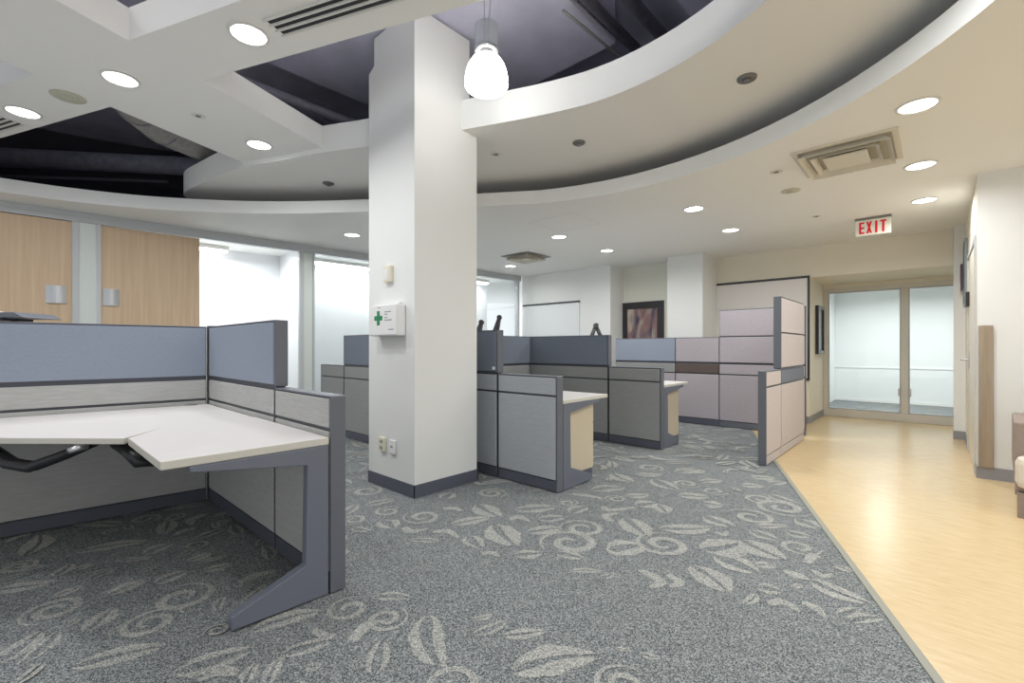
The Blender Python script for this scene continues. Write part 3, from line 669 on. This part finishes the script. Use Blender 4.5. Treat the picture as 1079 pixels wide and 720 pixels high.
def monitor_arm(loc, rz, segs, label, rr=0.028):
    t = thing('monitor_arm', label, 'monitor arm', loc, R(rz), 'monitor arms')
    MB().lathe([(0, 0), (0.06, 0), (0.06, 0.02), (0.03, 0.03), (0, 0.03)]).build('base', M['blk'], t)
    (x1, z1), (x2, z2), (x3, z3) = segs
    MB().tube([(0, 0, 0.025), (0, 0, z1 - 0.1), (x1, 0, z1)], 0.022, 10).build('post', M['arm'], t, smooth=True)
    MB().tube([(x1, 0, z1), (x2, 0, z2)], rr, 10).build('arm', M['arm'], t, smooth=True)
    MB().tube([(x2, 0.0, z2), (x3, 0.0, z3)], rr, 10).build('arm', M['arm'], t, smooth=True)
    mb = MB(); mb.tube([(x2, -0.045, z2), (x2, 0.045, z2)], 0.036, 14)
    mb.build('joint', M['arm'], t)
    mb = MB(); mb.box(x3 - .05, x3 + .05, -.05, .05, z3 - .03, z3 - .015); mb.build('mounting_plate', M['blk'], t)
    return t
monitor_arm((-4.82, 4.27, 0.73), 40, ((0.06, .40), (0.235, .775), (0.20, .56)), 'dark monitor arm, shorter of the two above the panel right of the column')
monitor_arm((-4.80, 4.55, 0.73), 40, ((0.10, .40), (0.275, .855), (0.235, .60)), 'dark monitor arm, taller of the two above the panel right of the column')
monitor_arm((-3.91, 6.0, 0.73), 42, ((-0.02, .45), (0.10, .765), (0.21, .52)), 'dark monitor arm folded like a tent above the wide slate blue topped panel', 0.03)
# tilted grey tray behind the left panel
t = thing('laptop_tray', 'flat grey tray on a dark arm above the left blue topped panel', 'tray', (-4.50, 0.02, 0.73), R(43), 'tray')
MB().lathe([(0, 0), (0.06, 0), (0.06, 0.02), (0.03, 0.03), (0, 0.03)]).build('base', M['blk'], t)
MB().tube([(0, 0, 0.025), (0, 0, 0.60)], 0.022).build('post', M['blk'], t, smooth=True)
MB().prism([(-0.6, 0.614), (0.20, 0.614), (0.175, 0.622), (0.13, 0.648), (-0.6, 0.648)], -0.13, 0.13, axis='y').build('tray', M['trimgrey'], t, bevel=0.003)
MB().box(-0.16, 0.02, -0.1, 0.1, 0.598, 0.6135).build('bracket', M['blk'], t)
MB().lathe([(0, 0), (0.04, 0), (0.035, 0.012), (0, 0.018)], (-0.12, 0, 0.6485)).build('knob', M['plast'], t, smooth=True)
# ------------------------------------------------------------------ ceiling fittings
def downlight(label, x, y, z, power=7.6, warm=(0.985, 0.99, 1.0)):
    t = thing('downlight', label, 'downlight', (x, y, z), 0, 'recessed downlights')
    MB().lathe([(0.094, -0.0005), (0.113, -0.0005), (0.111, -0.006), (0.096, -0.009), (0.094, -0.0005)], seg=40).build('trim_ring', M['trim'], t, smooth=True)
    MB().lathe([(0, -0.004), (0.0935, -0.003), (0.0935, -0.0008), (0, -0.0008)], seg=40).build('lens', M['lens'], t)
    if power: lamp((x, y, z - 0.016), power, 0.16, warm)
    return t
G3 = GR_Z
downlight('large round downlight at upper left, between the linear slot vent and the square opening', -3.03, 0.966, G3)
downlight('round downlight in the beam crossing, beside the corner of the dark left opening', -4.191, 0.520, G3)
downlight('round downlight near the left edge, beside the small slot vent', -5.353, 0.067, G3)
downlight('round downlight on the beam just before the curved ring, left of the column', -4.607, 1.556, G3)
downlight('large round downlight at right, nearest above the big rectangular diffuser', -0.086, 3.896, S_Z)
downlight('round downlight just right of the big rectangular diffuser', -0.096, 5.185, S_Z)
downlight('round downlight above and right of the red exit sign', -0.090, 6.443, S_Z)
downlight('round downlight over the tall mauve panel, left one on the plain ceiling', -1.972, 5.113, S_Z)
downlight('small round downlight above the whiteboard', -1.974, 6.365, S_Z)
downlight('round downlight between the square diffuser and the ceiling hatch outline', -3.840, 5.137, S_Z)
downlight('small round downlight in front of the alcove with the picture', -3.825, 6.373, S_Z)
downlight('smallest round downlight, beneath the square diffuser by the far glass', -5.890, 6.366, S_Z)
downlight('round downlight just left of the column, above the glass office front', -5.848, 3.146, S_Z)
# downlights of the same rows behind the viewer (out of the frame): only their light is needed
for x, y, z in ((-0.09, 2.4, RG_Z), (1.9, 3.9, S_Z), (1.9, 2.4, S_Z), (3.6, 3.9, S_Z), (1.9, 0.6, S_Z), (-1.2, -0.9, G3), (-3.3, -0.9, G3), (-5.2, -1.4, G3), (3.6, 1.5, S_Z), (0.9, -1.2, S_Z)):
    lamp((x, y, z - 0.016), 12.0 if y > 2.3 and x < 0 else (6.0 if x > 1 else 4.5), 0.16)
for x in (-0.75, 0.5): lamp((x, 10.9, 2.38), 18.0, 0.3)
tt = thing('downlight', 'downlight inside the corridor seen through the left glass door leaf', 'downlight', (-1.25, 11.2, 2.4), 0, 'corridor downlights')
MB().lathe([(0.094, -0.0005), (0.113, -0.0005), (0.111, -0.006), (0.096, -0.009), (0.094, -0.0005)]).build('trim_ring', M['trim'], tt)
MB().lathe([(0, -0.004), (0.0935, -0.003), (0.0935, -0.0008), (0, -0.0008)]).build('lens', M['lens'], tt)
copy_thing(tt, (0.15, 11.2, 2.4), 0, 'downlight inside the corridor seen through the right glass door leaf')

# pendant lamp by the column
px, py = -2.275, 2.215
t = thing('pendant_lamp', 'glowing white glass pendant lamp with ribbed grey top beside the column', 'pendant lamp', (px, py, 2.903), 0)
prof = [(0, 0.012), (0.06, 0.013), (0.11, 0.02), (0.138, 0.033), (0.149, 0.052), (0.149, 0.08), (0.145, 0.115), (0.137, 0.15), (0.123, 0.188), (0.101, 0.222), (0.074, 0.244), (0.046, 0.254)]
MB().lathe(prof, seg=48).build('glass_shade', M['globe'], t, smooth=True)
mb = MB(); mb.lathe([(0.04, 0.25), (0.046, 0.253), (0.046, 0.31), (0.04, 0.312)])
mb.build('neck', M['greyp'], t)
mb = MB(); n = 28; ring = []
for k in range(2 * n):
    rr = 0.078 if k % 2 == 0 else 0.070; a = PI * k / n; ring.append((rr * math.cos(a), rr * math.sin(a)))
mb.prism(ring, 0.29, 0.465); mb.build('ribbed_body', M['ribbed'], t)
MB().lathe([(0.060, 0.278), (0.080, 0.278), (0.083, 0.29), (0.0805, 0.305), (0.060, 0.30), (0.060, 0.278)]).build('rim', M['steel'], t, smooth=True)
mb = MB(); mb.tube([(-0.02, 0, 0.465), (-0.03, 0.0, 1.345)], 0.003, 6); mb.tube([(0.02, 0, 0.465), (0.04, 0.02, 0.8), (0.05, 0.03, 1.345)], 0.004, 6)
mb.build('cable', M['ribbed'], t)
for a in (0.4, 3.5):
    mb = MB(); mb.tube([(0.146 * math.cos(a), 0.146 * math.sin(a), 0.05), (0.156 * math.cos(a), 0.156 * math.sin(a), 0.045)], 0.006, 8); mb.build('screw', M['steel'], t)
# unseen point lights added out of frame to brighten the deck, fascia and plenum
for x, y, z, e in ((-0.9, 0.9, 3.5, 17), (-3.5, -0.5, 3.5, 10), (-0.6, -1.6, 3.5, 17)):
    d = bpy.data.lights.new('lamp', 'POINT'); d.energy = e; d.shadow_soft_size = 0.14; d.color = (1, 0.985, 0.96)
    o = bpy.data.objects.new('lamp', d); C.objects.link(o); o.location = (x, y, z)

# sprinklers, speakers, small fittings
def ceiling_disc(name, label, cat, x, y, z, r, m, group, drop=0.02):
    t = thing(name, label, cat, (x, y, z), 0, group)
    MB().lathe([(0, -0.0005), (r, -0.0005), (r * 0.97, -drop * 0.35), (r * 0.62, -drop * 0.45), (0.0, -drop * 0.45)], seg=28).build('plate', m, t, smooth=True)
    MB().lathe([(0, -drop * 0.46), (r * 0.42, -drop * 0.46), (r * 0.36, -drop), (0, -drop)], seg=20).build('centre', M['greyp'] if m is not M['grille'] else M['grille'], t, smooth=True)
    return t
ceiling_disc('sprinkler', 'round grey sprinkler on the curved ring at upper right', 'sprinkler', -0.943, 3.375, RG_Z, 0.062, M['greyp'], 'sprinklers', .03)
ceiling_disc('sprinkler', 'round grey sprinkler on the ring right of the pendant lamp', 'sprinkler', -2.339, 3.422, RG_Z, 0.056, M['greyp'], 'sprinklers', .03)
ceiling_disc('sprinkler', 'round grey sprinkler on the ring left of the column', 'sprinkler', -4.963, 2.388, RG_Z, 0.062, M['greyp'], 'sprinklers', .03)
ceiling_disc('sprinkler', 'faint white sprinkler cap on the ring close beside the column', 'sprinkler', -3.05, 3.10, RG_Z, 0.045, M['trim'], 'sprinklers', .012)
ceiling_disc('sprinkler', 'faint flat sprinkler cap left of the exit sign', 'sprinkler', -1.032, 6.376, S_Z, 0.045, M['diff'], 'sprinklers', .01)
ceiling_disc('sprinkler', 'faint flat sprinkler cap left of the big rectangular diffuser', 'sprinkler', -1.027, 4.528, S_Z, 0.05, M['diff'], 'sprinklers', .008)
ceiling_disc('sprinkler', 'faint flat sprinkler cap on the beam left of the column', 'sprinkler', -4.395, 1.029, GR_Z, 0.05, M['trim'], 'sprinklers', .008)
ceiling_disc('ceiling_speaker', 'round beige speaker grille between two downlights at the left', 'speaker', -4.779, 0.293, GR_Z, 0.105, M['grille'], 'ceiling speakers', .012)
ceiling_disc('ceiling_speaker', 'round grey speaker below the big rectangular diffuser', 'speaker', -1.049, 5.168, S_Z, 0.085, M['grille'], 'ceiling speakers', .02)

# slot vents in the beam
def slot_vent(label, x, y, ang, L):
    t = thing('slot_vent', label, 'air vent', (x, y, GR_Z), R(ang), 'slot vents')
    MB().box(-L / 2, L / 2, -0.072, 0.072, -0.003, -0.0005).build('frame', M['ceil'], t)
    for k in (-1, 0, 1): MB().box(-L / 2 + .02, L / 2 - .02, k * 0.046 - 0.012, k * 0.046 + 0.012, -0.0055, -0.0032).build('slot', M['slot'], t)
    for k in (-0.5, 0.5, 1.5, -1.5): MB().box(-L / 2, L / 2, k * 0.046 - 0.006, k * 0.046 + 0.006, -0.011, -0.0033).build('blade', M['trim'], t)
    return t
e1 = Vector((math.cos(R(22.3)), math.sin(R(22.3))))
c = Vector((-2.866, 1.042)) + e1 * 0.62; slot_vent('three slot linear vent at the top, right of the large upper left downlight', c.x, c.y, 22.3, 1.24)
c = Vector((-5.60, 0.015)) - e1 * 0.45; slot_vent('three slot linear vent at the left edge, below a downlight', c.x, c.y, 22.3, 0.9)

# rectangular diffuser: a stepped, half open grille
t = thing('air_diffuser', 'big cream rectangular air diffuser left of the second right hand downlight', 'air diffuser', (-0.522, 4.518, S_Z), R(0), 'air diffusers')
hx, hy = 0.29, 0.31
def frame_ring(mb, ax, ay, bx, by, z0, z1):
    mb.box(-ax, ax, -ay, -by, z0, z1); mb.box(-ax, ax, by, ay, z0, z1); mb.box(-ax, -bx, -by, by, z0, z1); mb.box(bx, ax, -by, by, z0, z1)
mb = MB(); frame_ring(mb, hx + .04, hy + .04, hx, hy, -0.012, -0.0005); mb.build('frame', M['diff'], t, bevel=0.003)
MB().box(-hx, hx, -hy, hy, -0.006, -0.001).build('throat', M['throat'], t)
def cone(mb, ax, ay, bx, by, z0, z1):
    A = [(-ax, -ay, z0), (ax, -ay, z0), (ax, ay, z0), (-ax, ay, z0)]; B = [(-bx, -by, z1), (bx, -by, z1), (bx, by, z1), (-bx, by, z1)]
    A2 = [(x, y, z - .004) for x, y, z in A]; B2 = [(x, y, z - .004) for x, y, z in B]
    for k in range(4):
        j = (k + 1) % 4; mb.poly([A[k], A[j], B[j], B[k]]); mb.poly([A2[k], A2[j], B2[j], B2[k]]); mb.poly([A[k], A[j], A2[j], A2[k]]); mb.poly([B[k], B[j], B2[j], B2[k]])
for ax, bx in ((0.285, 0.25), (0.215, 0.185)):
    mb = MB(); cone(mb, ax, ax * hy / hx, bx, bx * hy / hx, -0.05, -0.012); mb.build('louvre', M['diff'], t)
MB().box(-0.14, 0.14, -0.16, 0.16, -0.05, -0.04).build('centre_plate', M['diff'], t)
t = thing('air_diffuser', 'small square air diffuser in the far ceiling right of the column', 'air diffuser', (-5.08, 5.87, S_Z), 0, 'air diffusers')
mb = MB(); frame_ring(mb, .30, .30, .25, .25, -0.01, -0.0005); mb.build('frame', M['greyp'], t, bevel=0.003)
MB().box(-.25, .25, -.25, .25, -0.005, -0.001).build('throat', M['throat'], t)
for a, b in ((0.245, 0.19), (0.16, 0.11)):
    mb = MB(); cone(mb, a, a, b, b, -0.06, -0.012); mb.build('louvre', M['diff'], t)
MB().box(-.08, .08, -.08, .08, -0.06, -0.05).build('centre_plate', M['diff'], t)
mb = MB(); frame_ring(mb, .32, .32, .308, .308, -0.003, -0.0005)
o = mb.build('access_hatch', M['ring'], loc=(-3.36, 4.62, S_Z)); tag(o, 'faint outline of a square access hatch in the ceiling right of the column', 'ceiling hatch')

# exit sign, hung from the ceiling
ex = (-0.545, 6.86, S_Z)
t = thing('exit_sign', 'white exit sign with red letters hanging from the right hand ceiling', 'exit sign', ex, 0)
MB().box(-0.165, 0.165, -0.022, 0.022, -0.212, -0.028).build('housing', M['sign'], t, bevel=0.004)
MB().box(-0.17, 0.17, -0.03, 0.03, -0.027, -0.0005).build('canopy', M['greyp'], t, bevel=0.003)
mb = MB(); yf, yb = -0.0255, -0.0222; z0, z1 = -0.190, -0.052; H = z1 - z0; wv = 0.050; st = 0.020
x = -0.130
mb.box(x, x + st, yf, yb, z0, z1)
for zz in (z0, (z0 + z1) / 2 - st / 2, z1 - st): mb.box(x + st, x + wv, yf, yb, zz, zz + st)
x = -0.062
mb.prism([(x, z0), (x + .019, z0), (x + wv + .004, z1), (x + wv - .015, z1)], yf, yb, axis='y'); mb.prism([(x + wv - .015, z0), (x + wv + .004, z0), (x + .019, z1), (x, z1)], yf - .0003, yb - .0003, axis='y')
x = 0.020; mb.box(x, x + st + .002, yf, yb, z0, z1)
x = 0.066; mb.box(x, x + 0.058, yf, yb, z1 - st, z1); mb.box(x + 0.018, x + 0.040, yf, yb, z0, z1 - st)
mb.build('lettering', M['red'], t)

# ------------------------------------------------------------------ column fittings
t = thing('first_aid_box', 'white first aid box with a green cross on the left face of the column', 'first aid box', (-3.235, 2.0865, 1.245), 0)
MB().box(-0.195, 0.195, -0.084, -0.0005, 0.0, 0.25).build('case', M['plast'], t, bevel=0.012)
MB().box(-0.195, 0.195, -0.0905, -0.0845, 0.008, 0.242).build('lid', M['plast'], t, bevel=0.003)
mb = MB(); mb.box(-0.075, -0.035, -0.0922, -0.0907, 0.085, 0.20); mb.box(-0.113, -0.075, -0.0922, -0.0907, 0.124, 0.161); mb.box(-0.035, 0.003, -0.0922, -0.0907, 0.124, 0.161); mb.build('green_cross', M['green'], t)
mb = MB()
for xx, zz, ww in ((0.035, 0.185, 0.09), (0.035, 0.165, 0.04), (0.035, 0.14, 0.04), (0.035, 0.12, 0.1), (0.09, 0.045, 0.07), (-0.06, 0.222, 0.03)): mb.box(xx, xx + ww, -0.0918, -0.0907, zz, zz + 0.008)
mb.build('small_print', M['print'], t)
for xx in (-0.17, 0.17): MB().box(xx - .02, xx + .02, -0.06, -0.02, 0.2505, 0.262).build('latch', M['plast'], t, bevel=0.003)
t = thing('wall_sensor', 'small ivory wall sensor above the first aid box on the column', 'wall sensor', (-3.265, 2.0865, 1.68), 0)
MB().box(-0.05, 0.05, -0.035, -0.0005, 0, 0.135).build('case', M['ivory'], t, bevel=0.006)
MB().box(-0.03, 0.03, -0.039, -0.0355, 0.02, 0.11).build('cover', M['plast'], t, bevel=0.002)
t = thing('power_outlet', 'ivory power outlet low on the column, left of the white one', 'power outlet', (-3.36, 2.0865, 0.30), 0, 'column outlets')
MB().box(-0.045, 0.045, -0.022, -0.0005, 0, 0.115).build('cover_plate', M['ivory'], t, bevel=0.004)
for zz in (0.03, 0.08):
    mb = MB()
    for xx in (-0.012, 0.012): mb.box(xx - .004, xx + .004, -0.0245, -0.0222, zz - 0.012, zz + 0.012)
    mb.build('socket', M['blk'], t)
t = thing('data_outlet', 'white data outlet low on the column, right of the ivory one', 'data outlet', (-3.215, 2.0865, 0.30), 0, 'column outlets')
MB().box(-0.04, 0.04, -0.018, -0.0005, 0, 0.11).build('cover_plate', M['plast'], t, bevel=0.004)
MB().box(-0.015, 0.015, -0.020, -0.0182, 0.05, 0.065).build('socket', M['print'], t)

# ------------------------------------------------------------------ things on the far walls
t = thing('whiteboard', 'large black framed whiteboard behind the tall mauve panel', 'whiteboard', (-2.15, 8.2195, 0), 0, 'whiteboards')
MB().box(-0.71, 0.71, -0.018, -0.0005, 0.69, 2.215).build('board', M['wboard'], t)
mb = MB(); mb.box(-0.74, 0.74, -0.03, -0.0005, 2.2155, 2.25); mb.box(-0.74, 0.74, -0.03, -0.0005, 0.655, 0.6895); mb.box(-0.74, -0.7105, -0.03, -0.0005, 0.6895, 2.2155); mb.box(0.7105, 0.74, -0.03, -0.0005, 0.6895, 2.2155)
mb.build('frame', M['wframe'], t)
t = thing('whiteboard', 'plain whiteboard with a black top rail by the far left glass', 'whiteboard', (-5.83, 7.4995, 0), 0, 'whiteboards')
MB().box(-0.72, 0.72, -0.015, -0.0005, 0.8, 2.04).build('board', M['wboard2'], t)
MB().box(-0.73, 0.73, -0.025, -0.0005, 2.0405, 2.075).build('rail', M['wframe'], t)
t = thing('picture', 'dark framed abstract picture in the alcove of the back wall', 'picture', (-4.03, 7.9795, 1.16), 0)
mb = MB(); mb.box(-.42, .42, -.03, -.0005, 0, .13); mb.box(-.42, .42, -.03, -.0005, .72, .85); mb.box(-.42, -.30, -.03, -.0005, .13, .72); mb.box(.30, .42, -.03, -.0005, .13, .72)
mb.build('frame', M['pblack'], t, bevel=0.004)
MB().box(-.30, .30, -.018, -.002, .13, .72).build('print', M['art'], t)
t = thing('picture', 'narrow dark framed picture on the wall between whiteboard and glass doors', 'picture', (-1.4195, 8.96, 1.05), R(90), 'passage pictures')
mb = MB(); mb.box(-.26, .26, -.045, -.0005, 0, .06); mb.box(-.26, .26, -.045, -.0005, .72, .78); mb.box(-.26, -.20, -.045, -.0005, .06, .72); mb.box(.20, .26, -.045, -.0005, .06, .72)
mb.build('frame', M['pblack'], t)
MB().box(-.20, .20, -.02, -.001, .06, .72).build('print', M['pgrey'], t)
t = thing('picture', 'grey faced picture seen edge on beside the right hand door', 'picture', (0.2695, 7.66, 1.64), R(-90), 'passage pictures')
MB().box(-.20, .20, -.028, -.0005, 0, .78).build('frame', M['pgrey'], t, bevel=0.003)
MB().box(-.17, .17, -.030, -.0285, .03, .75).build('print', M['pblack'], t)
t = thing('brochure_holder', 'plum coloured holder sticking out of the wall beyond the right hand door', 'wall holder', (0.2695, 7.97, 1.86), R(-90), None)
MB().box(-.085, .085, -.05, -.0005, 0, .32).build('back_plate', M['plum'], t, bevel=0.003)
MB().box(-.08, .08, -.056, -.0505, 0, .10).build('pocket', M['plast'], t, bevel=0.003)
t = thing('corner_guard', 'tall grey oak strip fixed to the right hand white wall', 'wall guard', (0.325, 5.7885, 0.107), 0)
MB().box(-.048, .040, -.02, -.0002, 0, 1.24).build('strip', M['oak'], t, bevel=0.003)
MB().box(-.058, -.0485, -.018, -.0002, 0, 1.24).build('edge_strip', M['alud'], t, bevel=0.001)

# armchair at the right edge
t = thing('armchair', 'taupe armchair with an oatmeal seat cushion cut off by the right edge', 'armchair', (0.395, 4.62, 0), R(-4))
MB().box(0, .68, 0.02, .70, .17, .26).build('seat_frame', M['uphol'], t, bevel=0.02)
MB().box(-.005, .07, .10, .80, .261, .635).build('arm_panel', M['uphol'], t, bevel=0.012)
MB().box(.63, .705, .10, .80, .261, .635).build('arm_panel', M['uphol'], t, bevel=0.012)
MB().box(.072, .628, .70, .80, .261, .84).build('backrest', M['uphol'], t, bevel=0.02)
MB().box(.012, .69, -.01, .698, .262, .33).build('seat_cushion', M['cushion'], t, bevel=0.03) if False else None
MB().box(.0, .70, -.06, .098, .20, .42).build('front_cushion', M['cushion'], t, bevel=0.05)
MB().box(.073, .627, .10, .698, .262, .43).build('seat_cushion', M['cushion'], t, bevel=0.04)
MB().box(.072, .63, .60, .699, .431, .80).build('back_cushion', M['cushion'], t, bevel=0.04)
for x, y in ((.01, .0), (.63, .0), (.01, .72), (.63, .72)): MB().box(x, x + .055, y, y + .055, 0, .1695).build('leg', M['uphol'], t, bevel=0.004)

# ------------------------------------------------------------------ plenum services
def pipe(label, pts, r, m='pipe', name='pipe', group='plenum pipes', cat='pipe', bands=()):
    t = tag(MB().tube(pts, r, 14).build(name, M[m], smooth=True), label, cat, group)
    return t
pipe('fat round black duct crossing the dark left opening', [(-8.9, -0.5, 3.52), (-7.32, 1.41, 3.52), (-6.3, 2.65, 3.52)], 0.115, name='duct', cat='duct', group='plenum ducts')
pipe('thin black pipe low in the dark left opening', [(-8.6, -0.6, 3.18), (-6.9, 1.3, 3.18)], 0.02, m='black')
# wrapped duct hung along the right side of the left opening
Gx = lambda a, b: (a * math.cos(R(22.3)) - b * math.sin(R(22.3)), a * math.sin(R(22.3)) + b * math.cos(R(22.3)))
t = thing('wrapped_duct', 'sagging grey wrapped duct along the right side of the dark left opening', 'duct', (0, 0, 0), 0, 'plenum ducts')
path = [Gx(-4.40, 2.35) + (3.72,), Gx(-4.62, 2.62) + (3.58,), Gx(-4.86, 2.90) + (3.50,), Gx(-5.06, 3.25) + (3.50,), Gx(-5.10, 3.55) + (3.50,), Gx(-5.10, 4.1) + (3.50,)]
MB().tube(path, [0.16, 0.20, 0.22, 0.23, 0.22, 0.22], 18).build('wrap', M['batt'], t, smooth=True)
for k in (1, 2, 3):
    p = Vector(path[k]); q = Vector(path[min(k + 1, 5)]); d_ = (q - p).normalized() * 0.012
    MB().tube([p - d_, p + d_], [0.17, 0.206, 0.226, 0.236][k], 18, cap=False).build('strap', M['pipe'], t)
for i, (x, z, r) in enumerate(((-4.72, 3.62, 0.045), (-4.90, 3.70, 0.055), (-5.12, 3.60, 0.035), (-5.3, 3.75, 0.06))):
    pipe(('first', 'second', 'third', 'fourth')[i] + ' dark pipe from the column in the opening left of the column', [(x, 1.3, z), (x, 4.4, z)], r)
pipe('dark beam line pipe above the pendant lamp', [(-2.0, -2.0, 3.86), (-2.0, 5.4, 3.86)], 0.045)
pipe('dark pipe farther right in the opening behind the pendant lamp', [(-1.75, -2.0, 3.86), (-1.75, 5.4, 3.86)], 0.05)
pipe('dark pipe nearest the curved white fascia at the top', [(-1.1, -2.0, 3.84), (-1.1, 5.0, 3.84)], 0.04)
pipe('thin pale conduit in the dark opening right of the pendant lamp', [(-2.09, 2.85, 3.72), (-2.02, 4.4, 3.72)], 0.012, m='greyp')
pipe('dark pipe seen through the top left square opening', [(-4.5, -0.8, 3.45), (-1.2, 0.55, 3.45)], 0.05)
pipe('dark pipe beside another in the top left square opening', [(-4.5, -0.6, 3.70), (-1.2, 0.75, 3.70)], 0.06)
